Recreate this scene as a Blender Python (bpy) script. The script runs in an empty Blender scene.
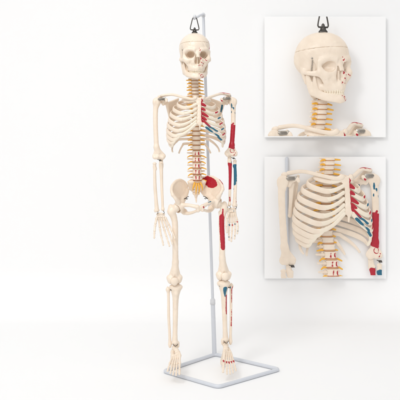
import bpy, bmesh, math, random
import numpy as np
from math import sin, cos, pi, radians
from mathutils import Vector

random.seed(7); rng = np.random.default_rng(7)
S = 0.0025                       # one modelling unit = 2.5 mm
CAMH, CAMD = 242.0, 800.0        # camera height and distance in units
YAW = radians(10)                # the model is turned a little on its hook
BX = -3.0                        # axis of the body, units right of the room's centre line
col = bpy.context.scene.collection

# ------------------------------------------------------------------ helpers
def L(px, y, py):
    """body-frame point seen near (px,py) at body depth y"""
    x = px - 200 - BX
    c, s = cos(YAW), sin(YAW)
    for _ in range(6):
        Y = x*s + y*c
        X = (px-200)*(CAMD+Y)/CAMD
        x = (X - BX + y*s)/c
    Y = x*s + y*c
    return np.array([x, y, CAMH-(py-130)*(CAMD+Y)/CAMD])
def W(px, py, Y):
    k = (CAMD+Y)/CAMD
    return np.array([(px-200)*k, Y, CAMH-(py-130)*k])
def P3(*a): return np.array(a, float)

class Field:
    """signed distance field, meshed with surface nets"""
    def __init__(s): s.ops = []
    def add(s, fn, lo, hi, k, mode):
        s.ops.append((fn, np.array(lo, float), np.array(hi, float), k, mode)); return s
    def cap(s, a, b, ra, rb=None, k=1.0, mode='u', sq=None):
        a = np.array(a, float); b = np.array(b, float); rb = ra if rb is None else rb
        ba = b-a; q = max(ba@ba, 1e-9); m = max(ra, rb)
        def fn(x, y, z):
            t = np.clip(((x-a[0])*ba[0]+(y-a[1])*ba[1]+(z-a[2])*ba[2])/q, 0, 1)
            dx, dy, dz = x-a[0]-t*ba[0], y-a[1]-t*ba[1], z-a[2]-t*ba[2]
            if sq is not None: dx, dy, dz = dx/sq[0], dy/sq[1], dz/sq[2]
            return np.sqrt(dx*dx+dy*dy+dz*dz)-(ra+(rb-ra)*t)
        e = m*(max(sq) if sq is not None else 1)
        return s.add(fn, np.minimum(a, b)-e, np.maximum(a, b)+e, k, mode)
    def chain(s, pts, rs, k=1.0, mode='u', sq=None):
        pts = np.array(pts, float); n = (len(pts)-1)*(4 if len(pts) > 2 else 1)+1
        Q = catmull(pts, n); rr = np.interp(np.linspace(0, len(pts)-1, n), range(len(pts)), rs)
        for _ in range(2):
            if n > 4: rr[1:-1] = rr[1:-1]*.5+.25*(rr[:-2]+rr[2:])
        subs = []
        for i in range(n-1):
            g = Field().cap(Q[i], Q[i+1], rr[i], rr[i+1], 0, 'u', sq); subs.append(g.ops[0])
        def fn(x, y, z):
            d = None
            for o in subs:
                e = o[0](x, y, z); d = e if d is None else np.minimum(d, e)
            return d
        return s.add(fn, np.min([o[1] for o in subs], 0), np.max([o[2] for o in subs], 0), k, mode)
    def ell(s, c, r, k=1.0, mode='u', rz=0, rx=0):
        c = np.array(c, float); r = np.array(r, float); cz, sz = cos(rz), sin(rz); cx, sx = cos(rx), sin(rx)
        def fn(x, y, z):
            X, Y, Z = x-c[0], y-c[1], z-c[2]
            if rz: X, Y = X*cz+Y*sz, -X*sz+Y*cz
            if rx: Y, Z = Y*cx+Z*sx, -Y*sx+Z*cx
            k0 = np.sqrt((X/r[0])**2+(Y/r[1])**2+(Z/r[2])**2)
            k1 = np.sqrt((X/r[0]**2)**2+(Y/r[1]**2)**2+(Z/r[2]**2)**2)+1e-6
            return k0*(k0-1)/k1
        e = np.full(3, r.max()) if (rz or rx) else r
        return s.add(fn, c-e, c+e, k, mode)
    def tri(s, a, b, c, r, k=1.0, mode='u'):
        a, b, c = [np.array(v, float) for v in (a, b, c)]
        ba, cb, ac = b-a, c-b, a-c; n = np.cross(ba, ac)
        def fn(x, y, z):
            p = np.stack(np.broadcast_arrays(x, y, z), -1)
            pa, pb, pc = p-a, p-b, p-c
            sg = np.sign(pa@np.cross(ba, n))+np.sign(pb@np.cross(cb, n))+np.sign(pc@np.cross(ac, n))
            def ed(v, e):
                t = np.clip((v@e)/(e@e), 0, 1)[..., None]
                w = v-t*e; return (w*w).sum(-1)
            m = np.minimum(np.minimum(ed(pa, ba), ed(pb, cb)), ed(pc, ac))
            pl = (pa@n)**2/(n@n)
            return np.sqrt(np.where(sg < 2, m, pl))-r
        lo = np.minimum(np.minimum(a, b), c)-r; hi = np.maximum(np.maximum(a, b), c)+r
        return s.add(fn, lo, hi, k, mode)
    def box(s, c, h, r, k=1.0, mode='u'):
        c = np.array(c, float); h = np.array(h, float)
        def fn(x, y, z):
            qx, qy, qz = abs(x-c[0])-h[0]+r, abs(y-c[1])-h[1]+r, abs(z-c[2])-h[2]+r
            return np.sqrt(np.maximum(qx, 0)**2+np.maximum(qy, 0)**2+np.maximum(qz, 0)**2)+np.minimum(np.maximum(np.maximum(qx, qy), qz), 0)-r
        return s.add(fn, c-h, c+h, k, mode)
    def plane(s, n, d):          # keep n.p < d
        n = np.array(n, float)
        s.ops.append((lambda x, y, z: x*n[0]+y*n[1]+z*n[2]-d, None, None, 0, 'i')); return s
    def mirror(s):
        """add the x-mirrored copy of every op (used for symmetric bones)"""
        new = []
        for fn, lo, hi, k, m in s.ops:
            new.append((fn, lo, hi, k, m))
            if lo is None: continue
            if m == 'c' : continue
            new.append(((lambda f: (lambda x, y, z: f(-x, y, z)))(fn), np.array([-hi[0], lo[1], lo[2]]), np.array([-lo[0], hi[1], hi[2]]), k, m))
        s.ops = new; return s
    def mesh(s, h, wob=0.0):
        us = [o for o in s.ops if o[4] == 'u']
        lo = np.min([o[1] for o in us], 0)-3*h; hi = np.max([o[2] for o in us], 0)+3*h
        n = np.ceil((hi-lo)/h).astype(int)+1
        ax = [lo[i]+h*np.arange(n[i]) for i in range(3)]
        D = np.full(n, 1e3)
        for fn, l, u, k, m in s.ops:
            if l is None: sl = (slice(None),)*3
            else:
                mg = 2*h+k
                a = np.clip(np.floor((l-mg-lo)/h).astype(int), 0, n-1); b = np.clip(np.ceil((u+mg-lo)/h).astype(int)+1, 1, n)
                if (b <= a).any(): continue
                sl = tuple(slice(a[i], b[i]) for i in range(3))
            X = ax[0][sl[0]][:, None, None]; Y = ax[1][sl[1]][None, :, None]; Z = ax[2][sl[2]][None, None, :]
            d = fn(X, Y, Z); d = np.broadcast_to(d, D[sl].shape); o = D[sl]
            if m == 'u':
                if k > 0: hh = np.maximum(k-abs(o-d), 0)/k; D[sl] = np.minimum(o, d)-hh*hh*k/4
                else: D[sl] = np.minimum(o, d)
            elif m == 's':
                if k > 0: hh = np.maximum(k-abs(o+d), 0)/k; D[sl] = np.maximum(o, -d)+hh*hh*k/4
                else: D[sl] = np.maximum(o, -d)
            else: D[sl] = np.maximum(o, d)
        if wob:
            X, Y, Z = ax[0][:, None, None], ax[1][None, :, None], ax[2][None, None, :]
            D = D+wob*(np.sin(X*1.3+Z*.7)*np.sin(Y*1.1+1)*np.sin(Z*.9+X*.4))
        return nets(D, lo, h)

def nets(D, lo, h):
    neg = D < 0
    n = np.array(D.shape); c = n-1
    acc = np.zeros((*c, 3)); cnt = np.zeros(c)
    idx = [(i, j, k) for i in (0, 1) for j in (0, 1) for k in (0, 1)]
    def view(A, o): return A[o[0]:o[0]+c[0], o[1]:o[1]+c[1], o[2]:o[2]+c[2]]
    for o in idx:
        for a in range(3):
            if o[a]: continue
            p = list(o); p[a] = 1
            va, vb = view(D, o), view(D, p)
            m = view(neg, o) != view(neg, p)
            t = np.where(m, va/np.where(m, va-vb, 1), 0)
            for q in range(3):
                acc[..., q] += np.where(m, (t if q == a else o[q]), 0)
            cnt += m
    act = cnt > 0
    vid = np.full(c, -1); ii = np.argwhere(act); vid[act] = np.arange(len(ii))
    V = lo+h*(ii+acc[act]/cnt[act][:, None])
    Fs = []
    for a in range(3):
        b, d = (a+1) % 3, (a+2) % 3
        s0 = [slice(None)]*3; s1 = [slice(None)]*3
        s0[a] = slice(0, -1); s1[a] = slice(1, None)
        n0, n1 = neg[tuple(s0)], neg[tuple(s1)]
        e = np.argwhere(n0 != n1)
        e = e[(e[:, b] > 0) & (e[:, d] > 0) & (e[:, b] < c[b]) & (e[:, d] < c[d])]
        fl = n0[tuple(e.T)]
        def g(ob, od):
            q = e.copy(); q[:, b] -= ob; q[:, d] -= od; return vid[tuple(q.T)]
        f = np.stack([g(1, 1), g(0, 1), g(0, 0), g(1, 0)], 1)
        f[~fl] = f[~fl][:, ::-1]
        Fs.append(f)
    return V, np.concatenate(Fs)

def catmull(pts, n):
    pts = np.array(pts, float); p = np.vstack([2*pts[0]-pts[1], pts, 2*pts[-1]-pts[-2]]); out = []
    seg = len(pts)-1
    for t in np.linspace(0, seg-1e-9, n):
        i = int(t); u = t-i; a, b, c, d = p[i:i+4]
        out.append(.5*((2*b)+(-a+c)*u+(2*a-5*b+4*c-d)*u*u+(-a+3*b-3*c+d)*u**3))
    return np.array(out)
def sweep(pts, ra, rb, up=(0, 0, 1), m=14, caps=True, smooth=None):
    """tube: ra = half size along up, rb = half size across; ra/rb scalars or lists along the path"""
    n = smooth or len(pts)
    P = catmull(pts, n) if smooth else np.array(pts, float)
    T = np.gradient(P, axis=0); T /= np.linalg.norm(T, axis=1)[:, None]+1e-9
    def prof(r):
        r = np.atleast_1d(np.array(r, float)); return np.interp(np.linspace(0, 1, n), np.linspace(0, 1, len(r)), r) if len(r) > 1 else np.full(n, r[0])
    A, B = prof(ra), prof(rb)
    up = np.array(up, float); up = np.broadcast_to(up, P.shape)
    side = np.cross(T, up); side /= np.linalg.norm(side, axis=1)[:, None]+1e-9
    U = np.cross(side, T)
    V = []; 
    ringsP = [(0, .02, -.9), (0, .6, -.6)] + [(i, 1, 0) for i in range(n)] + [(n-1, .6, .6), (n-1, .02, .9)] if caps else [(i, 1, 0) for i in range(n)]
    for i, f, o in ringsP:
        for j in range(m):
            a = 2*pi*j/m
            V.append(P[i]+T[i]*o*min(A[i], B[i])+f*(cos(a)*A[i]*U[i]+sin(a)*B[i]*side[i]))
    F = []
    R = len(ringsP)
    for i in range(R-1):
        for j in range(m):
            F.append((i*m+j, (i+1)*m+j, (i+1)*m+(j+1) % m, i*m+(j+1) % m))
    F = [f[::-1] for f in F]
    return np.array(V), F
def merge(parts):
    V, F, o = [], [], 0
    for v, f in parts:
        V.append(v); F += [tuple(int(q)+o for q in t) for t in f]; o += len(v)
    return np.vstack(V), F
def sphere(c, r, nu=12, nv=8, R=None):
    c = np.array(c, float); r = np.broadcast_to(np.array(r, float), 3)
    V = []
    for i in range(nv+1):
        th = pi*(i/nv)*.998+.003
        for j in range(nu):
            p = np.array([sin(th)*cos(2*pi*j/nu), sin(th)*sin(2*pi*j/nu), cos(th)])*r
            if R is not None: p = R@p
            V.append(c+p)
    F = [(i*nu+j, (i+1)*nu+j, (i+1)*nu+(j+1) % nu, i*nu+(j+1) % nu) for i in range(nv) for j in range(nu)]
    return np.array(V), F
def rod(a, b, r, r2=None, m=12):
    a = np.array(a, float); b = np.array(b, float); d = b-a
    up = (1, 0, 0) if abs(d[2]) > .8*np.linalg.norm(d) else (0, 0, 1)
    r2 = r if r2 is None else r2
    return sweep([a, a+(b-a)*.02, a+(b-a)*.98, b], [r*.9, r, r2, r2*.9], [r*.9, r, r2, r2*.9], up, m)
def small_bone(a, b, re, rm, m=10):
    """a finger or toe bone: thick at both joints, slim between"""
    a = np.array(a, float); b = np.array(b, float); d = b-a; a2 = a+d*.05; b2 = b-d*.05
    t = np.array([0, .08, .2, .5, .8, .92, 1]); P = [a2+(b2-a2)*q for q in t]
    r = [re*.75, re, re*.85, rm, rm*1.05, re*.9, re*.7]
    up = (1, 0, 0) if abs(d[2]) > .6*np.linalg.norm(d) else (0, 0, 1)
    return sweep(P, r, r, up, m)

# ------------------------------------------------------------------ materials
def rgb(r, g, b):
    f = lambda c: (c/255/12.92) if c/255 <= .04045 else ((c/255+.055)/1.055)**2.4
    return (f(r), f(g), f(b), 1)
RED, BLUE, BLACK = rgb(176, 22, 44)[:3], rgb(28, 98, 124)[:3], rgb(70, 40, 40)[:3]
def mat(name, base, rough=.45, metal=0, var=.05, scale=60, bump=0, sss=0, paint=False, spec=.5):
    m = bpy.data.materials.new(name); m.use_nodes = True; nt = m.node_tree; N = nt.nodes; b = N['Principled BSDF']
    tc = N.new('ShaderNodeTexCoord'); no = N.new('ShaderNodeTexNoise'); no.inputs['Scale'].default_value = scale; no.inputs['Detail'].default_value = 5
    nt.links.new(tc.outputs['Object'], no.inputs['Vector'])
    mx = N.new('ShaderNodeMix'); mx.data_type = 'RGBA'
    mx.inputs['A'].default_value = (*[c*(1-var*(1+.5*i)) for i, c in enumerate(base[:3])], 1)
    mx.inputs['B'].default_value = (*[min(1, c*(1+var)) for c in base[:3]], 1)
    nt.links.new(no.outputs['Fac'], mx.inputs['Factor']); out = mx.outputs['Result']
    if paint:
        at = N.new('ShaderNodeAttribute'); at.attribute_name = 'paint'
        m2 = N.new('ShaderNodeMix'); m2.data_type = 'RGBA'
        mr = N.new('ShaderNodeMapRange'); mr.inputs['From Min'].default_value = .40; mr.inputs['From Max'].default_value = .60
        nt.links.new(at.outputs['Alpha'], mr.inputs['Value']); nt.links.new(mr.outputs['Result'], m2.inputs['Factor']); nt.links.new(out, m2.inputs['A']); nt.links.new(at.outputs['Color'], m2.inputs['B']); out = m2.outputs['Result']
    nt.links.new(out, b.inputs['Base Color'])
    b.inputs['Roughness'].default_value = rough; b.inputs['Metallic'].default_value = metal
    b.inputs['Specular IOR Level'].default_value = spec
    if sss:
        b.inputs['Subsurface Weight'].default_value = sss; b.inputs['Subsurface Radius'].default_value = (1, .6, .35); b.inputs['Subsurface Scale'].default_value = .004
    if bump:
        bp = N.new('ShaderNodeBump'); bp.inputs['Strength'].default_value = bump; bp.inputs['Distance'].default_value = .0008
        n2 = N.new('ShaderNodeTexNoise'); n2.inputs['Scale'].default_value = 420; n2.inputs['Detail'].default_value = 4
        nt.links.new(tc.outputs['Object'], n2.inputs['Vector']); nt.links.new(n2.outputs['Fac'], bp.inputs['Height']); nt.links.new(bp.outputs['Normal'], b.inputs['Normal'])
    return m
M = dict(
    bone=mat('ivory_plastic', rgb(237, 223, 206), .30, var=.09, scale=38, bump=.5, sss=.05, paint=True),
    cart=mat('cartilage_plastic', rgb(238, 227, 209), .35, var=.05, scale=60, bump=.3, sss=.05, paint=True),
    teeth=mat('tooth_plastic', rgb(240, 228, 206), .25, var=.05, scale=200),
    disc=mat('disc_rubber', rgb(196, 150, 112), .55, var=.1, scale=200),
    nerve=mat('nerve_rubber', rgb(243, 182, 62), .4, var=.06, scale=200, sss=.1),
    metal=mat('steel_hardware', (.42, .40, .37), .3, metal=1, var=.15, scale=300),
    dark=mat('dark_wire', (.10, .095, .09), .35, metal=.8, var=.15, scale=300),
    stand=mat('powder_coated_steel', rgb(208, 212, 219), .35, var=.02, scale=80, bump=.1),
    cap=mat('stand_joint_plastic', rgb(212, 214, 218), .5, var=.03, scale=80),
    board=mat('panel_board', (.92, .92, .92), .6, var=.006, scale=20),
    wall=mat('white_backdrop', (.9, .9, .9), .85, var=.004, scale=3, spec=.2),
)

# ------------------------------------------------------------------ bone registry
class Node:
    def __init__(s, name, geo, m='bone', paint=None, label=None, flat=False):
        s.name, s.m, s.label, s.flat = name, m, label, flat
        s.V, s.F = np.array(geo[0], float), [tuple(int(i) for i in f) for f in geo[1]]
        s.ch = []; s.col = None
        if paint:
            c = np.zeros((len(s.V), 4)); best = np.full(len(s.V), 1e9)
            for fn, rgb_, soft in paint:
                d = fn(s.V)
                d = d + .10*np.sin(s.V[:, 0]*1.3+s.V[:, 2]*.9)+.07*np.sin(s.V[:, 2]*2.3+s.V[:, 1]*1.4)
                m_ = d < best; best[m_] = d[m_]; c[m_, :3] = rgb_
            c[:, 3] = np.clip(.5-best/1.1, 0, 1)
            s.col = c
    def add(s, *n): s.ch += n; return s
BONES = []
def reg(n): BONES.append(n); return n
def ncap(a, b, r, r2=None):
    a = np.array(a, float); b = np.array(b, float); r2 = r if r2 is None else r2
    def f(V):
        ba = b-a; t = np.clip(((V-a)@ba)/max(ba@ba, 1e-9), 0, 1)
        return np.linalg.norm(V-a-t[:, None]*ba, axis=1)-(r+(r2-r)*t)
    return f
def scr(px, py, rx, ry, ymax=99):
    """paint patch: ellipse on the front, centred where the body-frame line (px,py) runs"""
    c = L(px, -4, py)
    def f(V):
        k = np.sqrt(((V[:, 0]-c[0])/rx)**2+((V[:, 2]-c[2])/ry)**2)
        return np.where(V[:, 1] < ymax, (k-1)*min(rx, ry), 9)
    return f

# ---------------- skull (own frame, origin at its centre, face towards -y)
SK = L(194.8, 2, 56.3); SKS = 1.035
def skull_field():
    f = Field()
    f.ell((0, 4.0, 8.3), (14.6, 17.5, 14.2), 0)
    f.ell((0, -5.0, 8.0), (12.4, 11.6, 12.0), 6)
    f.ell((0, 13, 3.5), (11, 8.5, 8.5), 5)
    f.ell((0, 3, 0), (12.5, 13, 7), 4)
    f.ell((0, 5, -5), (9, 9, 4), 3)
    f.ell((0, -4, -5), (7, 8, 7), 3)
    for s in (-1, 1):
        f.ell((s*15.6, -6.5, 0.5), (3.6, 6.0, 8), 3, 's', rz=s*.25)
        f.ell((s*14.6, -3.0, -.3), (4.6, 2.8, 5.2), .8, 's')
        f.cap((s*7.0, -2.5, -7), (s*7.4, -3.5, -14.5), 2.8, 2.4, 1.5)
        f.cap((s*11, 5.5, -3), (s*10.6, 4.5, -9.5), 2.9, 1.5, 2.5)
        # brow
        f.chain([(s*11.6, -10.6, 3.6), (s*8.5, -13.8, 5.5), (s*3.5, -15.6, 4.6)], [1.4, 1.5, 1.4], 2)
        # outer rim, cheek, arch
        f.chain([(s*11.8, -10.4, 3.6), (s*12.0, -9.8, 0), (s*11.4, -10.6, -3.2)], [1.3, 1.35, 2.0], 1.6)
        f.chain([(s*11.4, -10.6, -3.6), (s*8.4, -13, -5.2), (s*5, -13.8, -4.6)], [2.1, 2.0, 1.6], 2)
        f.cap((s*9.5, -11, -6), (s*6.5, -11, -10), 2.2, 2.4, 2.5)
        f.chain([(s*12.0, -8.5, -4.2), (s*14.2, -3.0, -4.0), (s*13.6, 3.2, -3.2), (s*11.6, 6, -2)], [1.7, 1.05, 1.2, 1.6], 1.2, sq=(1, 1, 1.25))
        # frontal process + nasal
        f.cap((s*2.6, -14.8, 3.0), (s*3.9, -14.2, -7), 1.1, 1.7, 1.5)
        f.cap((s*.6, -15.4, 3.2), (s*.7, -17.6, -2.2), 1.1, .9, 1)
        # alveolar arch
        f.chain([(s*6.6, -6.5, -12.8), (s*5.6, -11, -13.0), (s*3.0, -14.2, -13.0), (0, -15.3, -13.0)], [1.9, 2.0, 1.9, 1.8], 1.5, sq=(1, 1, 1.25))
        f.cap((s*3, -12.5, -8), (s*3.2, -12.6, -12), 2.8, 2.4, 2)
        f.ell((s*12.0, 2.5, -5.0), (1.2, 1.6, 1.4), .8, 's')
    f.cap((0, -15.8, -9.4), (0, -15.2, -12), 1.0, 1.6, 1.5)
    for s in (-1, 1):
        f.ell((s*6.2, -14.0, 0.3), (3.85, 9.6, 3.2), .8, 's', rz=s*.10)
        f.ell((s*9.3, -13.4, -8.6), (.5, 1, .5), .3, 's')
        f.ell((s*1.25, -16, -6.3), (1.55, 5, 2.5), .6, 's')
    f.ell((0, -17, -4.4), (1.5, 4.2, 2.0), .8, 's')
    f.box((0, -12.0, -5.5), (.3, 3.2, 3.2), .2, .5)
    for s in (-1, 1):
        f.tri((s*11.6, -9.8, 4), (s*11.6, -9.8, -4), (s*7.6, -3.0, 3), .6, .5); f.tri((s*11.6, -9.8, -4), (s*7.6, -3.0, 3), (s*7.6, -3.0, -4), .6, .5)
        f.chain([(s*5.4, -7, -15), (s*4.5, -11, -15), (s*2.4, -13.6, -15), (0, -14.6, -15)], [1.2]*4, .6)
    f.ell((0, -2.5, -16.5), (3.6, 8, 4.5), 1.2, 's')
    return f
def shift(g, c):
    if c is SK: return g[0]*SKS+np.array(c), g[1]
    return g[0]+np.array(c), g[1]
def sp(fn):                                  # paint fn given in the skull frame
    return lambda V: fn((V-SK)/SKS)
def ring(c, r, w):
    c = np.array(c, float)
    return lambda V: abs(np.linalg.norm(V-c, axis=1)-r)-w
def front(fn, y=-10): return lambda V: np.where(V[:, 1] < y, fn(V), 9)
skp = []
for (x, z, r) in [(2.2, 4.4, .45), (3.4, 2.8, .4), (1.6, 6.2, .4), (2.9, -1, .45), (3.6, -3.5, .5), (5.2, -5, .45), (3.9, -7.2, .5), (5.6, -8.2, .5), (2.3, -9.7, .5), (4.6, -10.3, .5), (0.6, -10.3, .45), (7.6, -4.6, .45), (9, -5.2, .5)]:
    skp.append((sp(front((lambda x, z, r: lambda V: np.sqrt((V[:, 0]-x)**2+(V[:, 2]-z)**2)-r)(x, z, r), -9)), RED, .5))
skp.append((sp(ncap((2.0, -17, 3.6), (3.2, -17, 6.4), .35)), RED, .5))
skp.append((sp(ncap((2.9, -16, -4), (3.3, -16, -1.2), .45)), RED, .5))
skp.append((sp(ncap((9.5, -13.5, -6.2), (12.2, -10.5, -6), .55)), RED, .5))
skp.append((sp(ncap((-9.8, -13.3, -5.9), (-11.6, -11.5, -6), .4)), RED, .5))
skp.append((sp(ncap((13.4, -4, 9), (14.2, 1, 4), 1.5, 2.2)), RED, .5))
skp.append((sp(ncap((12.2, -8, 13), (13.4, -4, 9), .6, 1.2)), RED, .5))
capz = 11.2
lowf = skull_field().plane((0, .10, 1), capz)
capf = skull_field().plane((0, -.10, -1), -(capz+.06))
skull = reg(Node('skull', shift(lowf.mesh(.36, .1), SK), 'bone', skp))
capn = reg(Node('skull_cap', shift(capf.mesh(.4, .08), SK), 'bone', [(sp(ncap((12.2, -8, 13.5), (12.6, -5, 14.2), .6)), RED, .5), (sp(ncap((13.3, -1, 13), (13.8, 3, 12.2), 1.0)), RED, .5)]))
def arch_teeth(z, n, hh, rx, ry, y0):
    g = []
    for i in range(n):
        u = (i-(n-1)/2)/((n-1)/2); a = u*1.36
        x = rx*sin(a); y = y0-ry*cos(a)+ry
        w = .66 if abs(u) < .3 else (.6 if abs(u) < .55 else .8)
        ca, sa = cos(a), sin(a)
        R = np.array([[ca, sa, 0], [-sa, ca, 0], [0, 0, 1]])
        R = np.array([[ca, -sa, 0], [sa, ca, 0], [0, 0, 1]])
        g.append(sphere((x, y, z), (w*.98, .75, hh), 10, 8, R))
    return merge(g)
skull.add(Node('teeth', shift(arch_teeth(-15.1, 14, 1.35, 6.6, 9.4, -16.2), SK), 'teeth'))
j = Field()
for s in (-1, 1):
    j.chain([(s*12.2, 1.6, -5.6), (s*11.6, 1.0, -9.5), (s*10.2, -.6, -15.5)], [1.4, 2.0, 2.4], 1.5, sq=(.8, 1.2, 1))
    j.chain([(s*11.8, -4.5, -5.8), (s*10.9, -4.2, -11), (s*10, -4, -15.5)], [.8, 1.6, 2.2], 2, sq=(.7, 1.2, 1))
    j.chain([(s*10, -1.8, -16.4), (s*8.2, -8, -19.2), (s*4.6, -13.8, -20.6), (0, -15.6, -20.9)], [1.9, 1.7, 1.6, 1.7], 1.5)
    j.chain([(s*9.3, -4.5, -15.8), (s*6.8, -10, -17.8), (s*3.6, -13.9, -18.3), (0, -14.9, -18.4)], [1.8, 1.5, 1.3, 1.25], 1.5)
for s in (-1, 1): j.chain([(s*5.2, -7, -17), (s*4.2, -10.8, -17), (s*2.2, -13.2, -17), (0, -14.0, -17)], [1.2]*4, .6)
j.ell((0, -16.0, -20.9), (3.6, 1.5, 1.5), 1.5)
jaw = reg(Node('jaw', shift(j.mesh(.36, .06), SK), 'bone', [
    (sp(front(lambda V: abs(np.sqrt((V[:, 0]-4.2)**2+((V[:, 2]+20.0)*1.1)**2)-1.5)-.3, -9)), RED, .5),
    (sp(ncap((7.5, -11, -20.2), (9.5, -6, -18.2), .45)), RED, .5),
    (sp(ncap((1.2, -16.5, -18.2), (2.0, -16.3, -18.1), .4)), RED, .5),
    (sp(ncap((11.0, -4, -13), (11.6, -2, -9), .7)), RED, .5)]))
jaw.add(Node('teeth', shift(arch_teeth(-16.9, 14, 1.25, 6.3, 9.0, -15.8), SK), 'teeth'))
for s in (-1, 1):                              # the springs that hold the jaw
    t = np.linspace(0, 1, 70)
    c = np.array([(s*12.2+.5*cos(u*70)*1, -3.6+.5*sin(u*70)+1.5*u, 5.5-9.5*u) for u in t])
    g = merge([sweep(c, .13, .13, (0, 0, 1), 6), sphere((s*12.8, -3.6, 5.6), (.6, .7, .7)), rod((s*12.8, -4.1, -4), (s*11.6, -3.9, -7.0), .25)])
    reg(Node('jaw_spring', shift(g, SK), 'metal'))
top = SK+P3(0, 1, 23.3)
def loop():
    a = top+P3(0, 0, 3.2)
    pts = [a+P3(-3.6, 0, 0), a+P3(-4.4, 0, 1.6), a+P3(-3.2, 0, 7), a+P3(-1.9, 0, 11.6), a+P3(0, 0, 12.6), a+P3(1.9, 0, 11.6), a+P3(3.2, 0, 7), a+P3(4.4, 0, 1.6), a+P3(3.6, 0, 0)]
    return merge([sweep(pts, .5, .5, (0, 1, 0), 10, smooth=60), rod(a+P3(-3.8, 0, .1), a+P3(3.8, 0, .1), .6)])
reg(Node('hanging_loop', loop(), 'dark'))
reg(Node('hanger_nut', merge([rod(top-P3(0, 0, .6), top+P3(0, 0, .9), 3.1, 2.9, 20), rod(top+P3(0, 0, .7), top+P3(0, 0, 3.0), 2.0, 2.0, 6), rod(top+P3(0, 0, 3), top+P3(0, 0, 5), 1.2, 1.1)]), 'dark'))

# ---------------- spine
def spc(py):                                  # spine curve
    pys = [72, 80, 90, 97, 110, 125, 140, 150, 160, 170, 181]
    ys = [5, 4, 6, 9, 13, 15, 13, 9, 5, 3, 5]
    xs = [195.0, 195.0, 195.2, 195.6, 196, 196.2, 196.4, 196.6, 196.8, 197, 197.3]
    y = float(np.interp(py, pys, ys)); x = float(np.interp(py, pys, xs))
    return L(x-.02*(y-5)*0, y, py)
levels = []
py = 74.0
for i in range(7): levels.append(('c', i, py, 3.35)); py += 3.35
for i in range(12): d = 3.9+i*.09; levels.append(('t', i, py, d)); py += d
for i in range(5): levels.append(('l', i, py, 6.1)); py += 6.1
LEV = {}
for kind, i, p, d in levels:
    c = spc(p+d/2); LEV[(kind, i)] = c
    if kind == 'c': R, sy, tr, spn = 3.7, 3.0, 5.6, 5.5
    elif kind == 't': R, sy, tr, spn = 3.5+i*.1, 3.4+i*.08, 6.4-i*.15, 9
    else: R, sy, tr, spn = 4.9, 3.9, 8.4, 8
    h = d*.5*.80
    f = Field()
    f.ell((0, 0, 0), (R*.86, sy*.86, h*1.6), 0); f.ell((0, 0, h*.72), (R, sy, h*.42), .6); f.ell((0, 0, -h*.72), (R, sy, h*.42), .6)
    f.plane((0, 0, 1), h).plane((0, 0, -1), h)
    dz = {'c': -1, 't': -5, 'l': -1.5}[kind]
    f.cap((0, sy+3, -.3), (0, sy+spn, dz), 1.0, .8, 1, sq=(.7, 1, 1.2))
    for s in (-1, 1):
        f.cap((s*2.2, sy-.5, .2), (s*2.4, sy+2.5, 0), 1.0, 1.0, .8)
        f.cap((s*2.4, sy+2.5, 0), (0, sy+3.6, -.4), 1.0, 1, .8)
        f.cap((s*2.3, sy+1.0, 0), (s*tr, sy+1.5+(1.5 if kind == 't' else 0), .3), .95, .75, .8)
        f.cap((s*2.5, sy+2.6, 1.6 if kind != 'c' else .9), (s*2.5, sy+3, -1.8 if kind != 'c' else -1), .8, .8, .8)
    if kind == 'c' and i == 0:
        f.ell((0, 5, 1), (5.5, 4, 1.2), 1)
    paint = []
    if kind == 'l':
        for s, w in ((1, 1), (-1, .75)):
            paint.append((front(ncap(c+P3(s*1.9-.2, -sy*.95, .8), c+P3(s*1.9-.2, -sy*.95, -.8), .95), 50), RED, .4))
        paint.append((ncap(c+P3(1.8, -sy, 0), c+P3(4.0, -2.4, .1), .35), RED, .4))
        paint.append(((lambda cc, hh, sy: lambda V: np.where(V[:, 1] < cc[1]+1, abs(V[:, 2]-cc[2]+hh*.93)-.18, 9))(c, h, sy), rgb(200, 70, 60)[:3], .3))
    if kind == 'c' and i > 1:
        paint.append((ncap(c+P3(2.6, -2.6, .5), c+P3(2.9, -2.3, -.5), .45), RED, .4))
    v = reg(Node('vertebra', shift(f.mesh(.33), c), 'bone', paint or None))
    nx = spc(p+d)
    dd = sphere((nx+P3(0, 0, 0)), (R*.98, sy*.98, d*.5*.34), 22, 8)
    v.add(Node('disc', dd, 'disc'))
    if not (kind == 'c' and i == 0):
        for s in (-1, 1):
            ln = {'c': 8.6, 't': 8.8, 'l': 9.5}[kind]+rng.uniform(-.6, .6)
            a = nx+P3(s*1.8, sy-.6, .3)
            jz = rng.uniform(-.7, .5); jy = rng.uniform(-1.2, 1.2)
            pts = [a, nx+P3(s*(R+1.2), sy-1.6, .5+jz*.3), nx+P3(s*ln, sy-2.0+jy - (1.5 if kind != 't' else 0), -.1+jz-(.8 if kind == 'l' else 0))]
            v.add(Node('nerve', sweep(pts, [.75, .75, .5], [.75, .75, .5], (0, 0, 1), 8, smooth=8), 'nerve'))
            if kind == 'l':
                pass
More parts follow.
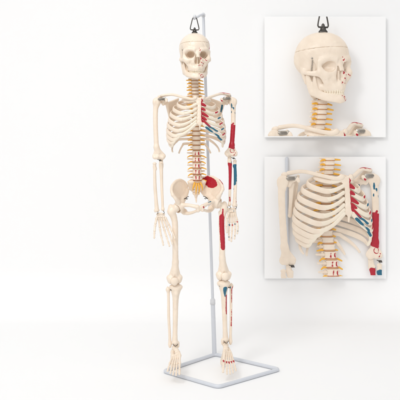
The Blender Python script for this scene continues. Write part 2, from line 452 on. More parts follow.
# ---------------- sacrum, coccyx
sc = spc(181)
sac = Field()
for k in range(6):
    u = k/5; w = 7.6*(1-u)**.8+1.6; z = -1-u*15; y = 1+7*sin(u*1.7)
    sac.ell(sc+P3(0, y, z), (w, 2.4-u, 2.3), 1.5)
for s in (-1, 1):
    sac.cap(sc+P3(s*6.5, 3, -2), sc+P3(s*6, 6.5, -8), 2.6, 1.8, 2)
    for k in range(4):
        u = (k+.7)/5; sac.ell(sc+P3(s*(3.4-u*1.6), 7*sin(u*1.7)-1.2, -1-u*15), (.75, 2, .6), .3, 's')
sac.ell(sc+P3(0, .6, 0), (4.8, 3.6, 1.5), 1)
sacrum = reg(Node('sacrum', sac.mesh(.36, .06), 'bone'))
cox = Field()
for k in range(4): cox.ell(sc+P3(0, 8-k*.6, -17-k*1.5), (1.5-k*.25, 1, .9), .5)
sacrum.add(Node('coccyx', cox.mesh(.3), 'bone'))
for s in (-1, 1):
    for k, (dx, ln) in enumerate([(4.2, 6), (1.4, 9)]):
        a = sc+P3(s*dx*.7, -1.4, -1.5-k)
        sacrum.add(Node('nerve', sweep([a, a+P3(s*dx*.35, -1.6, -4), a+P3(s*dx*.5-(.0), .2, -ln-2)], [.95, .85, .3], [.95, .85, .3], (0, 1, 0), 8, smooth=10), 'nerve'))

# ---------------- sternum and ribs
STX = 0.0
st = Field()
def LS(x, y, py): return np.array([x, y, 372-py+ (130-py)*0])
st.ell(LS(0, -12.6, 100.4), (4.3, 1.3, 3.4), 0); st.ell(LS(0, -13.6, 104), (2.9, 1.2, 2.5), 1.2)
for k in range(5): st.ell(LS(0, -14.4-.45*k, 108+3.7*k), (2.3+.22*k, 1.15, 2.5), 1.2)
st.cap(LS(0, -16.2, 125), LS(.2, -15.5, 129.5), 1.1, .6, 1.2)
st.ell(LS(0, -13.4, 97), (1.8, 2, 1.1), .8, 's')
for s in (-1, 1): st.ell(LS(s*4.5, -12.5, 97.6), (1.4, 2, 1.0), .8, 's')
reg(Node('sternum', st.mesh(.36, .06), 'bone', [(ncap(LS(3.2, -14.5, 99.5), LS(2.8, -16.5, 121), 1.6), RED, .5)]))
Wd = [14, 19.5, 23.5, 26.2, 28, 29.2, 29.8, 29.8, 29.2, 27.4, 24, 17.5]
PS = [96.5, 100, 104, 108.2, 112.4, 116.8, 121.2, 125.8, 130.4, 135.0, 139.6, 144.2]
PE = [102, 109, 115, 121, 127, 133, 139, 143.5, 147.5, 151, 152, 153.5]
FD = [-8, -12, -14.5, -16, -17, -17.5, -17.5, -16.5, -15, -13, -8, 0]
BD = [13, 17, 20, 22, 23, 23.5, 24, 24, 23.5, 22, 20, 17]
PHE = [148, 146, 145, 143, 141, 138, 134, 128, 121, 114, 96, 66]
SA = [100.5, 104.3, 109, 113.4, 117.6, 121, 123.6]
CAGEX = -.2
cart_end = {}
for s in (-1, 1):
    for i in range(12):
        sp0 = spc(PS[i]); yc = (FD[i]+BD[i])/2; ry = (BD[i]-FD[i])/2
        pts = [sp0+P3(s*3.2, 3.6, 0), sp0+P3(s*7, 5.6, .5)]
        phs = np.radians(np.linspace(34, PHE[i], 9))
        for ph in phs:
            u = (math.degrees(ph)-20)/(148-20)
            x = s*Wd[i]*(abs(sin(ph))**.80); y = yc+ry*cos(ph)
            pz = PS[i]+(PE[i]-PS[i])*(u**.95) - (.8 if i > 1 else 0)*sin(pi*min(1, u))
            if i > 9: pz = PS[i]+(PE[i]-PS[i])*((ph-phs[0])/(phs[-1]-phs[0]))
            pts.append(P3(x+CAGEX, y, 372-pz))
        pts = np.array(pts)
        e = pts[-1]; d = (pts[-1]-pts[-3]); d /= np.linalg.norm(d)
        if i < 7:
            y_s = -13-.45*i if i else -12
            tgt = LS(s*(3.8 if i == 0 else 2.3+.15*i), y_s, SA[i])
            m2 = (e*.5+tgt*.5)+P3(0, -1.8, -[.2, .4, .8, 1.3, 2.0, 2.8, 3.6][i])
            ext = [m2, tgt]
        elif i < 10:
            a_, b_ = cart_end[(s, i-1)]
            tgt = a_*.5+b_*.5
            ext = [(e*.5+tgt*.5)+P3(0, -1.0, -1.2), tgt]
        else: ext = []
        if ext:
            full = catmull(np.vstack([pts, ext]), 110); cut = int(110*(len(pts)-1)/(len(pts)+1))
            for _ in range(60): full[8:-1] = full[8:-1]*.4+.3*(full[7:-2]+np.vstack([full[9:]]))
            cp, cc = full[:cut+1], full[cut:]
            cart_end[(s, i)] = (full[-20], full[-8])
        else: cp, cc = catmull(pts, 60), None
        def ups(q, tilt):
            cen = P3(CAGEX, yc, 0); nrm = q-cen; nrm[:, 2] = 0; nrm /= np.linalg.norm(nrm, axis=1)[:, None]
            T = np.gradient(q, axis=0); T /= np.linalg.norm(T, axis=1)[:, None]
            up = np.cross(T, nrm); up /= np.linalg.norm(up, axis=1)[:, None]; up[up[:, 2] < 0] *= -1
            return up-nrm*tilt
        tilt = .2 if i > 0 else .8
        hgt = [1.2, 1.5, 1.8, 2.0, 2.08, 2.05, 1.95, 1.9] if i < 10 else [1.2, 1.4, 1.4, 1.2, .6]
        if i == 0: hgt = [1.2, 1.5, 1.8, 1.9]
        th = [1.1, .95, .8, .8, .9]
        pt = [(ncap(cp[-14]+P3(0, -.8, .9), cp[-6]+P3(0, -.8, .7), .75), BLUE if i in (3, 5) else RED, .4)] if s > 0 and i in (2, 3, 4, 5, 6) else None
        r = Node('rib', sweep(cp, hgt, th, ups(cp, tilt), 16), 'bone', pt); reg(r)
        if cc is not None:
            hg = [1.8, 1.6, 1.5, 1.5] if i < 7 else [1.8, 1.5, 1.2, .9]
            cp_ = None; n_ = len(cc)
            if s > 0 and 1 <= i <= 5:
                cp_ = [(ncap(cc[-1]+P3(0, -.8, 0), cc[int(n_*(.6 if i%2 else .75))]+P3(0, -.8, 0), 2.0, .9), RED, .5)]
            if s > 0 and i in (5, 6, 7): cp_ = (cp_ or [])+[(ncap(cc[int(n_*.8)]+P3(0, -.8, -.9), cc[int(n_*.15)]+P3(0, -.8, -.9), 1.2, .9), BLUE, .5)]
            r.add(Node('cartilage', sweep(cc, hg, [.95, 1.0, .95], (0, -.3, 1), 14), 'cart', cp_))

# ---------------- shoulder girdle
def clav(px, s):
    pts = [L(px[0], 8, px[1]), L(px[2], 4, px[3]), L(px[4], -5, px[5]), L(px[6], -11, px[7]), LS(s*3.6, -13.2, 98.2)]
    pt = [(ncap(pts[0]+P3(0, -.8, 1.0), pts[1]+P3(-3, -1.2, 1.0), 1.05), RED, .5), (ncap(pts[2]+P3(-2, -1.5, -.3), pts[3]+P3(-2, -1.5, 0), .8), RED, .5), (ncap(pts[1]+P3(-5, -.8, 1.0), pts[1]+P3(-8.5, -1.6, .6), .7), BLUE, .5)] if s > 0 else None
    return Node('clavicle', sweep(pts, [1.5, 1.3, 1.35, 1.5, 2.0], [2.2, 1.6, 1.4, 1.5, 1.9], (0, 0, 1), 14, smooth=40), 'bone', pt)
reg(clav((161.5, 95.8, 172, 94.6, 183, 97.2, 192, 99.0), -1)); reg(clav((229.5, 95.0, 221, 93.8, 211, 96.8, 204.5, 99.2), 1))
def scap(s, gl, ac, co, sup, inf, neck):
    f = Field()
    f.tri(neck, sup, inf, .65, .8)
    f.chain([neck, (neck+inf)/2, inf], [1.9, 1.3, 1.3], 1)
    f.chain([sup, (sup+inf)/2+P3(-s*1.5, .6, 0), inf], [.9, 1.0, 1.2], 1)
    f.cap(sup, neck, .8, 1.2, 1)
    f.ell(gl, (1.6, 2.3, 3.3), 1.5)
    f.cap(gl, neck, 2.1, 1.8, 1.5)
    f.chain([(sup*.72+inf*.28)+P3(0, 1.5, 0), neck+P3(0, 4, 1.5), ac+P3(-s*1.5, 4, -.6), ac], [.9, 1.5, 1.7, 1.9], 1.2, sq=(1, 1, .9))
    f.chain([gl+P3(-s*2.5, -1, 1.5), co+P3(0, 2, 1.4), co], [1.6, 1.5, 1.2], 1)
    pt = None
    if s > 0:
        pt = [(ncap(ac+P3(-3, -1, 1.6), ac+P3(1, 0, 1.6), .8), RED, .5), (ncap(ac+P3(-1, -2, .4), ac+P3(2, -1, .6), .45), BLUE, .5), (ncap(co+P3(-1, -1, 0), co+P3(1, -.5, -1), .8), RED, .5), (ncap(neck+P3(-1, -1, -2), (neck+inf)/2, 1.0), BLUE, .5)]
    return Node('scapula', f.mesh(.38, .05), 'bone', pt)
reg(scap(-1, L(163.2, 10, 102.5), L(159.5, 9, 96.8), L(166.5, 1, 101), L(178, 24, 99), L(171.5, 24, 126), L(167, 13, 103.5)))
reg(scap(1, L(227.0, 10, 102.0), L(229.5, 9, 96.3), L(222.0, 1, 100.5), L(211, 24, 99), L(218, 24, 126), L(223, 13, 103.5)))
# ---------------- arms
def humerus(s, hd, sh1, sh2, el, red):
    f = Field()
    f.ell(hd, (3.9, 3.9, 3.9), 0); o = P3(s*2.6, -1.0, -1.0)
    f.ell(hd+o, (2.4, 2.9, 3.2), 1.8)
    f.chain([hd+P3(s*.8, -.5, -3.2), sh1, (sh1*.6+sh2*.4)+P3(s*.5, -.2, 0), sh2], [3.2, 2.45, 2.35, 2.4], 2)
    f.tri(sh2, el+P3(-5, 0, 2), el+P3(5, 0, 2), 1.1, 2.5); f.cap(sh2, el+P3(0, 0, 2.5), 2.4, 1.9, 2)
    f.cap(el+P3(-5.0, 0, .4), el+P3(5.0, 0, .4), 1.7, 1.7, 1.5)
    f.cap(el+P3(s*1.8, -1, -.6), el+P3(s*4.4, -1, -.6), 2.15, 1.9, 1); f.cap(el+P3(-s*.6, -.6, -.5), el+P3(-s*3.4, -.6, -.8), 1.6, 2.3, 1)
    f.ell(el+P3(-s*1.2, -2.4, 2.4), (1.6, .9, 1.1), .8, 's'); f.ell(el+P3(-s*1.2, 2.6, 2.6), (2.0, 1.4, 1.7), .8, 's')
    f.cap(hd+o+P3(-s*1.2, -3.6, 2), hd+o+P3(-s*1.0, -3.4, -7), .5, .5, 1, 's')
    pt = None
    if s > 0:
        a = sh1
        pt = [(ncap(sh1*.50+sh2*.50, sh2+P3(0, 0, -1.0), 3.8, 3.8), RED, .5), (ncap(sh1*.62+sh2*.38+P3(0, -2, 0), sh1*.5+sh2*.5, .9, 2.6), RED, .5)]
        for dx, z0, z1, w in [(1.6, 1, -4, .5), (-1.0, -2, -6, .45), (.8, -6, -9.5, .55), (-1.6, -8, -11, .4), (2.0, -11, -14, .45)]:
            pt.append((ncap(hd+P3(dx, -3, z0-1), hd+P3(dx+.3, -2.6, z1-1), w+.2), BLUE, .4))
        pt.append((front(ring(el+P3(1, -2, 3.5), 2.2, .25), 50), RED, .4)); pt.append((ncap(el+P3(4, -2, 1), el+P3(2.5, -3, -1), .5), RED, .4))
    return Node('humerus', f.mesh(.38, .08), 'bone', pt)
reg(humerus(-1, L(157.4, 8, 101.0), L(155.6, 7, 110), L(156.4, 4, 147), L(159.0, 4, 156.8), 0))
reg(humerus(1, L(232.0, 8, 100.8), L(233.2, 7, 110), L(231.9, 4, 145), L(231.0, 4, 154), 1))
for s, p in ((-1, L(161.6, 7, 99.3)), (1, L(227.0, 7, 98.6))):
    b = merge([rod(p+P3(-3.4, -3.2, 0), p+P3(2.6, -3.0, .2), 1.15), rod(p+P3(-s*3.4-.1, -3.6, 0), p+P3(-s*3.4+.1, -3.4, 0), 1.7)] + [sweep([p+P3(-3+q*.55, -3.1+1.35*sin(t), .05+1.35*cos(t)) for t in np.linspace(0, 2*pi, 13)], .2, .2, (1, 0, 0), 6, caps=False) for q in range(10)])
    reg(Node('shoulder_bolt', b, 'metal'))
def ulna(s, a, b, pt):
    f = Field(); m = (a+b)/2
    f.cap(a+P3(0, 2.4, 3.6), a+P3(0, 1.6, -2), 1.9, 2.0, 1); f.cap(a+P3(0, -1.6, -1.8), a+P3(0, 0, -4), 1.3, 1.8, 1)
    f.chain([a+P3(0, 1, -2), a*.8+b*.2+P3(s*.3, 0, 0), m+P3(s*.3, 0, 0), b], [2.0, 1.75, 1.45, 1.25], 1.5)
    f.ell(b+P3(0, 0, .3), (1.7, 1.7, 1.7), 1); f.cap(b+P3(-s*1, .6, 0), b+P3(-s*1.2, .6, -1.9), .7, .4, .5)
    f.cap(a+P3(-2, -2, 1.2), a+P3(2, -2, 1.2), 1.9, 1.9, .6, 's')
    return Node('ulna', f.mesh(.36, .05), 'bone', pt)
def radius(s, a, b, pt):
    f = Field(); m = (a+b)/2
    f.ell(a+P3(0, 0, 0), (2.0, 2.0, 1.0), 0); f.cap(a, a+P3(0, 0, -3.5), 1.5, 1.35, .8); f.ell(a+P3(-s*1, -.4, -5), (1.2, 1.2, 1.5), 1)
    f.chain([a+P3(0, 0, -3), a*.75+b*.25+P3(s*.4, 0, 0), m+P3(s*.7, 0, 0), b*.8+a*.2+P3(s*.3, 0, 0), b], [1.4, 1.55, 1.7, 1.75, 2.2], 1.5)
    f.ell(b+P3(0, 0, -.4), (2.7, 1.8, 1.6), 1); f.cap(b+P3(s*1.8, 0, 0), b+P3(s*2.0, 0, -2.0), .9, .5, .7)
    return Node('radius', f.mesh(.36, .05), 'bone', pt)
reg(ulna(-1, L(161.3, 4, 162.5), L(162.8, 1, 209.5), None))
reg(radius(-1, L(154.6, 2.5, 163.6), L(156.8, -1, 210), None))
ua, ub = L(229.9, 4, 160), L(229.6, 1, 204.5); ra, rb_ = L(234.9, 2.5, 161), L(234.6, -1, 205)
lerp = lambda a, b, t: a+(b-a)*t
reg(ulna(1, ua, ub, [(ncap(lerp(ua, ub, .10), lerp(ua, ub, .62), 2.6, 2.3), RED, .5), (ncap(lerp(ua, ub, .72), lerp(ua, ub, .93)+P3(0, -1, 0), .9, .6), RED, .5), (ncap(lerp(ua, ub, .02)+P3(1, -2, 0), lerp(ua, ub, .06)+P3(1, -2, 0), .7), BLUE, .5)]))
reg(radius(1, ra, rb_, [(ncap(lerp(ra, rb_, .12), lerp(ra, rb_, .52), 2.6, 2.0), BLUE, .5), (ncap(lerp(ra, rb_, .63), lerp(ra, rb_, .84)+P3(.5, -1, 0), 1.2, .8), BLUE, .5), (ncap(lerp(ra, rb_, .9), lerp(ra, rb_, .93)+P3(1, -1, 0), .7, .8), RED, .5)]))
for p in (L(159.6, 1, 160.2), L(233.0, 1, 158.2)):
    reg(Node('elbow_screw', merge([rod(p+P3(-.2, -2.0, 0), p+P3(.2, -3.6, 0), .9, .9, 10), sweep([p+P3(-2.2, -1.8, .8), p+P3(0, -3, .2), p+P3(2.2, -1.8, -.8)], .3, .3, (0, 0, 1), 6, smooth=10)]), 'dark'))
def hand(s, digits, cx, y0, pyw, marks):
    f = Field(); k = 0
    for r_, row in enumerate((-3, -1, 1, 3), 0):
        for q in (0, 1):
            f.ell(L(cx+row*1.05, y0-q*.5, pyw+q*2.7+.25*abs(row)), (1.25, 1.3, 1.35), .5)
    n = Node('hand', f.mesh(.3, .06), 'bone', marks)
    for di, d in enumerate(digits):
        g = []; N_ = len(d)
        for q in range(N_-1):
            yy = [0, -1.5, -4.5, -7.5, -9.5]
            off = -1.5 if di == 0 else 0
            a = L(d[q][0], y0+yy[q]+off, d[q][1]); b = L(d[q+1][0], y0+yy[q+1]+off, d[q+1][1])
            re, rm = (1.4, .95) if q == 0 else ((1.28, .88) if q == 1 else (1.1, .74))
            if di == 0: re *= 1.1; rm *= 1.15
            g.append(small_bone(a, b, re, rm))
        mk = None
        if s > 0: mk = [(ncap(L(d[1][0], y0-3, d[1][1]+1), L(d[1][0], y0-3, d[1][1]+2.0), .7), BLUE if di % 2 else RED, .5), (ncap(L(d[-2][0], y0-9, d[-2][1]), L(d[-2][0], y0-9, d[-2][1]+.6), .6), BLUE, .5)]
        n.add(Node('finger', merge(g), 'bone', mk))
    return n
hl = [[(156.8, 217.5), (155.2, 224.5), (154.4, 232), (154.2, 238.5)], [(158.6, 217.5), (159.8, 228), (161.3, 236.5), (162.6, 241.5), (163.4, 245.5)],
      [(161, 217.8), (163.8, 228.3), (166.6, 237), (168.4, 242.5), (169.6, 246.5)], [(163.2, 217.6), (167, 227.4), (170, 235.5), (171.6, 240.6), (172.6, 244.4)],
      [(165, 217), (169.4, 225.6), (172.2, 231.6), (173.9, 235.6), (175.2, 239)]]
hr = [[(228.8, 212.5), (226.9, 219), (226.4, 227), (226.9, 233)], [(230, 212.5), (229.4, 223.5), (228.9, 231.5), (228.9, 236.5), (229.2, 240.6)],
      [(231.6, 212.6), (232.3, 223.6), (232.0, 231.8), (231.6, 237.4), (231.3, 241.8)], [(233.2, 212.4), (235.0, 222.8), (235.2, 230), (234.8, 235.4), (234.4, 239.2)],
      [(234.8, 212), (237.3, 220.6), (238, 226.8), (237.7, 230.8), (237.2, 234)]]
reg(hand(-1, hl, 160.6, 0, 213.6, None))
reg(hand(1, hr, 232.0, 0, 208.4, [(ncap(L(230, -2, 209), L(231, -2, 210), .8), RED, .5), (ncap(L(234, -2, 211), L(235, -2, 211), .7), BLUE, .5)]))
for c in (L(160, 0, 212.4), L(232.2, 0, 207.2)):
    g = [sweep([c+P3(x, -2.0, 1.6), c+P3(x+.9, -2.9, 0), c+P3(x, -2.0, -1.6)], .28, .28, (1, 0, 0), 6, smooth=8) for x in (-3.2, 3.0)]
    reg(Node('wrist_wire', merge(g), 'dark'))

# ---------------- hip bones
def hip(s):
    q = lambda x, y, p: P3(s*x, y, 372-p)
    f = Field()
    C = q(16, 5, 196)
    crest = [q(7, 15, 186), q(9.5, 14, 181.8), q(14, 10.5, 179), q(19, 6, 179.6), q(23.6, .5, 183), q(25.6, -5, 187.5), q(25.2, -8, 191.5)]
    low = [q(22.6, -8.2, 195.5), q(20.5, -5.5, 199), q(19, -1, 203), q(14.5, 6, 200.5), q(9.5, 12, 197), q(7, 14, 191), crest[0]]
    rim = crest+low
    for a, b in zip(rim[:-1], rim[1:]): f.tri(C, a, b, .9, 0)
    f.chain(crest, [1.5, 1.4, 1.35, 1.35, 1.4, 1.5, 1.5], 1.2)
    f.chain([crest[-1], low[0], low[1]], [1.3, 1.5, 2.6], 1.5)
    f.chain([q(7, 14, 191), q(10, 11, 195.5), q(16, 4, 201)], [1.8, 2.2, 3.5], 2)
    A = q(19.6, -1, 205)
    f.ell(A, (5.8, 5.8, 5.8), 2.5)
    f.chain([q(16, -4, 203), q(10, -9, 203.4), q(3.0, -12.5, 205.5)], [2.3, 1.6, 2.0], 1.5)
    f.cap(q(2.0, -12.8, 205.2), q(2.0, -12.3, 209.5), 1.6, 1.5, 1.2)
    f.chain([q(2.4, -12, 208.8), q(7, -8, 211), q(11.5, -1, 212), q(13.5, 4, 210.6)], [1.4, 1.3, 1.9, 2.6], 1.3)
    f.chain([q(13.5, 4.5, 211), q(17, 4, 207), q(16, 6, 203)], [2.7, 2.8, 2.6], 2)
    f.ell(q(22.0, -2.6, 206), (4.7, 4.5, 4.5), .8, 's')
    pt = None
    if s > 0:
        def blob(V):
            c1 = q(14.8, 0, 185.0); 
            x, z = V[:, 0], V[:, 2]
            d1 = (np.sqrt(((x-c1[0]-.4)/6.6)**2+((z-c1[2]+(x-c1[0])*.25-1)/5.8)**2)-1)*5
            c2 = q(9, 0, 181)
            d2 = (1-np.sqrt(((x-c2[0]+2)/7.2)**2+((z-c2[2]+11.5)/7.6)**2))*5
            return np.maximum(d1, d2)
        pt = [(blob, RED, .4), (ncap(crest[4]+P3(.8, -.6, 1), crest[5]+P3(.8, -.6, 1), .7), RED, .5), (ncap(crest[5]+P3(1, -1, -3), low[0]+P3(1.5, -1, -1), .7), BLUE, .5), (ncap(crest[2]+P3(0, -1, 1.2), crest[3]+P3(2, -1, 1), .4), RED, .5),
              (ncap(q(3, -14.5, 206), q(5, -13, 209), .7), RED, .5), (ncap(q(9, -11, 202.4), q(12, -9, 202), .5), BLUE, .5), (ncap(q(24.2, -5, 193), q(25, -4, 190), .5), RED, .5)]
    return Node('hip_bone', f.mesh(.42, .08), 'bone', pt)
def tiltp(n):
    c = P3(0, 0, 372-197); a = radians(5.5); D = n.V-c
    n.V = np.stack([D[:, 0]*cos(a)-D[:, 2]*sin(a), D[:, 1], D[:, 0]*sin(a)+D[:, 2]*cos(a)], 1)+c; return n
reg(tiltp(hip(-1))); reg(tiltp(hip(1)))
reg(tiltp(Node('pubic_disc', sphere(P3(0, -12.6, 372-207.3), (.9, 1.6, 2.9)), 'cart')))
for s in (-1, 1):
    c = P3(s*9.5-.5, 4, 372-198)
    reg(Node('hip_hook', merge([sweep([c+P3(-s*2.0, -1.2, 1.4), c+P3(-s*.4, -2.2, 1.0), c+P3(s*.9, -2.4, 0), c+P3(0, -2.2, -1.2), c+P3(-s*1.0, -1.8, -.6)], .33, .33, (0, 1, 0), 8, smooth=22), rod(c+P3(s*.2, -2.2, .2), c+P3(s*2.4, -1.4, -.9), .5)]), 'dark'))
# ---------------- legs
def femur(s, hd, tr, s1, s2, kn, pt):
    f = Field()
    f.ell(hd, (4.2, 4.2, 4.2), 0)
    f.cap(hd, tr*.75+hd*.25+P3(0, 0, -1), 2.5, 2.8, 1.5)
    f.cap(tr+P3(0, 1, 2.2), tr+P3(0, 0, -2.5), 2.5, 3.1, 2)
    f.cap(tr+P3(-s*4.2, 2.6, -6.6), tr+P3(-s*3.4, 1.6, -9.5), 1.5, 1.2, 1.5)
    f.chain([tr+P3(-s*.6, 0, -3), s1, (s1+s2)/2+P3(0, -1.2, 0), s2], [3.5, 3.0, 2.85, 3.1], 3)
    f.tri(s2+P3(0, 0, 1), kn+P3(-4.8, .5, 1), kn+P3(4.8, .5, 1), 1.8, 2.5)
    f.cap(s2, kn+P3(0, -.5, 3), 3.0, 3.6, 1.0)
    for q in (-1, 1):
        f.ell(kn+P3(q*3.9, .8, -.6), (3.5, 5.2, 4.3), 1.8); f.ell(kn+P3(q*6.3, .5, 1.5), (1.6, 2.4, 2.2), 1.6)
    f.ell(kn+P3(0, -4.8, .5), (1.5, 1.8, 4.5), 1.2, 's'); f.ell(kn+P3(0, 2.5, -4.8), (1.5, 5, 3.4), 1.0, 's')
    return Node('femur', f.mesh(.42, .1), 'bone', pt)
lh, lt = L(176.4, -1.5, 207.6), L(170.9, 0, 209)
reg(femur(-1, lh, lt, L(174.8, 0, 222), L(175.4, -1, 262), L(174.6, 0, 279.0), None))
rh, rt = L(217.4, -1.5, 203.8), L(224.6, 0, 206)
fs1, fs2 = L(221.6, 0, 221), L(222.2, -1, 258)
reg(femur(1, rh, rt, fs1, fs2, L(223.8, 0, 275.6), [
    (front(ncap(fs1+P3(-.8, -3, 4), fs2+P3(.6, -3, 11), 2.9, 2.6), 1.5), RED, .5), (ncap(rt+P3(-2.5, -3.5, -3), fs1+P3(.2, -3, 2), .7, 1.4), RED, .5),
    (ncap(rt+P3(1, -3, 3.5), rt+P3(-1.5, -3.2, 2.5), .8), BLUE, .5), (ncap(rt+P3(2.4, -1.8, -1), rt+P3(2.2, -1.5, -4), .7), BLUE, .5),
    (ncap(rh+P3(3.5, -3, -2.2), rh+P3(5, -3.2, -4.5), .6), BLUE, .5), (ncap(rt+P3(-5, -2.8, -6), rt+P3(-4.2, -2.4, -9), .6), RED, .5)]))
def patella(c): return Node('patella', Field().ell(c+P3(0, .5, .3), (4.1, 1.9, 3.5), 0).ell(c+P3(0, .6, -1.8), (2.3, 1.5, 2.7), 2).mesh(.36, .08), 'bone')
reg(patella(L(174.7, -6.4, 281.4))); reg(patella(L(225.4, -6.4, 276.4)))
def tibia(s, kn, an, pt):
    f = Field()
    m = lerp(kn, an, .35)
    f.ell(kn, (6.6, 4.6, 2.5), 0)
    for q in (-1, 1): f.ell(kn+P3(q*3.4, 0, .8), (3.2, 4, 1.9), 1)
    f.chain([kn+P3(0, 0, -1.5), lerp(kn, an, .16), m, lerp(kn, an, .75), an+P3(0, 0, 3)], [5.2, 3.3, 2.75, 2.3, 2.8], 2.5)
    f.ell(kn+P3(0, -4, -5), (1.9, 1.4, 2.8), 1.5)
    f.cap(kn+P3(0, -3.4, -6), m+P3(s*.4, -1.9, 0), 1.2, .8, 2)
    f.ell(an+P3(0, 0, 1), (3.5, 3.2, 2.4), 1.6); f.cap(an+P3(-s*3.1, -.2, 1), an+P3(-s*3.4, -.2, -2.6), 1.5, 1.1, 1.2)
    return Node('tibia', f.mesh(.4, .08), 'bone', pt)
def fibula(s, a, b, pt):
    f = Field(); m = (a+b)/2
    f.ell(a, (2.3, 2.3, 2.3), 0); f.cap(a+P3(s*.4, .3, 1), a+P3(s*.6, .3, 2.6), 1, .6, .8)
    f.chain([a, lerp(a, b, .12), m+P3(s*.3, .4, 0), lerp(a, b, .85), b], [1.8, 1.3, 1.45, 1.3, 1.7], 1.5)
    f.ell(b+P3(0, 0, -1.0), (1.6, 1.9, 3.0), 1.2)
    return Node('fibula', f.mesh(.36, .05), 'bone', pt)
lk, la = L(175.8, 0, 287.4), L(174.9, 1, 344)
reg(tibia(-1, lk, la, None)); reg(fibula(-1, L(168.2, 3.4, 289.5), L(169.9, 2.4, 344), None))
rk, ra2 = L(223.6, 0, 283.6), L(225.4, 1, 341)
reg(tibia(1, rk, ra2, [(ncap(rk+P3(1.0, -5, -4.8), rk+P3(.8, -5, -7.2), 2.7, 2.0), BLUE, .5), (ncap(rk+P3(.7, -4.5, -8), rk+P3(.6, -4.2, -12), 1.6, .6), BLUE, .5), (front(ncap(lerp(rk, ra2, .2)+P3(1.6, -2.6, 0), lerp(rk, ra2, .52)+P3(1.6, -2, 0), 1.3, .8), 2), RED, .5), (ncap(rk+P3(-5, -3, -2), rk+P3(-4, -3.5, -6), .5), BLUE, .5), (ncap(rk+P3(-3.3, -2.5, -9), rk+P3(-2.8, -2.6, -15), .5), RED, .5)]))
fa, fb = L(231.0, 3.4, 286.0), L(230.6, 2.4, 341)
reg(fibula(1, fa, fb, [(ncap(fa+P3(.8, -1.6, 0), lerp(fa, fb, .30)+P3(.5, -1.2, 0), .7, .4), RED, .5), (ncap(lerp(fa, fb, .42)+P3(.6, -1.2, 0), lerp(fa, fb, .72)+P3(.3, -1.2, 0), .3, .55), RED, .5), (ncap(fa+P3(-1, -2, 0), fa+P3(-1, -2, -2), .5), BLUE, .5)]))
for c in (L(171.2, 0, 289.5), L(228, 0, 287)):
    reg(Node('knee_pin', rod(c+P3(-1.2, -2.5, .2), c+P3(1.4, -2.6, -.2), .5), 'dark'))
def foot(s, an, tips, marks):
    f = Field()
    A = an+P3(0, 0, -4.6)
    f.ell(A+P3(0, 0, .8), (3.2, 4.4, 2.7), 0); f.ell(A+P3(-s*.8, -4.8, -.2), (2.6, 2.6, 2.2), 1)
    heel = np.array([A[0], 12, 5.5])
    f.chain([A+P3(s*1.2, 2, -3.2), heel, heel+P3(0, -1, -1)], [2.7, 3.2, 2.6], 1.5); f.cap(A+P3(s*2.2, 0, -3.5), A+P3(s*3.0, -7, -5), 2.3, 2.0, 1.2)
    f.ell(A+P3(-s*1.4, -7.8, -1.5), (2.9, 1.6, 2.2), .7)
    bases = []
    for q in range(5):
        tx = tips[q]
        b = A+P3(-s*(3.2-q*1.75), -11.0+q*.5, -2.6-q*.75)
        f.ell(b+P3(0, 1.2, .1), (1.35, 1.9, 1.4), .5); bases.append(b)
    n = Node('foot', f.mesh(.34, .08), 'bone', marks)
    for q in range(5):
        t = L(tips[q][0], -38.5+q*1.6+(1 if q == 0 else 0), tips[q][1]); b = bases[q]
        fr = [0, .56, .78, .9, 1.0] if q else [0, .56, .82, 1.0]
        P = [lerp(b, t, u)+P3(0, 0, 1.3*sin(pi*u)) for u in fr]; g = []
        for k in range(len(P)-1):
            re, rm = (1.35, .85) if k == 0 else (1.05, .75)
            if q == 0: re *= 1.35; rm *= 1.4
            g.append(small_bone(P[k], P[k+1], re, rm))
        mk = [(ncap(P[1]+P3(0, .3, .9), P[1]+P3(0, -1.6, .8), .9), RED, .5)] if s > 0 else None
        n.add(Node('toe', merge(g), 'bone', mk))
    return n
reg(foot(-1, la, [(179.4, 374.6), (176, 375.6), (173, 375), (170.2, 373.6), (167.4, 371.4)], None))
reg(foot(1, ra2, [(223.0, 372.6), (227, 374.4), (230.2, 374.2), (233.2, 373), (236, 371)], None))
for c in (la, ra2):
    reg(Node('ankle_wire', sweep([c+P3(-2.5, -3.2, 1), c+P3(0, -4.6, -1.2), c+P3(2.5, -3.4, .8)], .3, .3, (0, 0, 1), 6, smooth=10), 'dark'))

# ------------------------------------------------------------------ making objects
def to_obj(name, V, F, m, colr=None, parent=None, flat=False):
    me = bpy.data.meshes.new(name); me.from_pydata((V*S).tolist(), [], F); me.validate()
    me.materials.append(m)
    if colr is not None:
        a = me.attributes.new('paint', 'FLOAT_COLOR', 'POINT'); a.data.foreach_set('color', colr.astype(np.float32).ravel())
    me.polygons.foreach_set('use_smooth', [not flat]*len(me.polygons)); me.update()
    o = bpy.data.objects.new(name, me); col.objects.link(o)
    if parent: o.parent = parent
    return o
def bevelled_box(c, h, b=.6, seg=3):
    bm = bmesh.new(); bmesh.ops.create_cube(bm, size=2)
    for v in bm.verts: v.co = Vector((c[0]+v.co.x*h[0], c[1]+v.co.y*h[1], c[2]+v.co.z*h[2]))
    bmesh.ops.bevel(bm, geom=bm.edges[:], offset=b, segments=seg, affect='EDGES')
    V = np.array([v.co[:] for v in bm.verts]); F = [tuple(v.index for v in f.verts) for f in bm.faces]; bm.free(); return V, F
def empty(name, loc, label=None, cat=None, group=None):
    o = bpy.data.objects.new(name, None); col.objects.link(o); o.location = Vector(loc)*S; o.empty_display_size = .02
    if label: o['label'] = label; o['category'] = cat
    if group: o['group'] = group
    return o
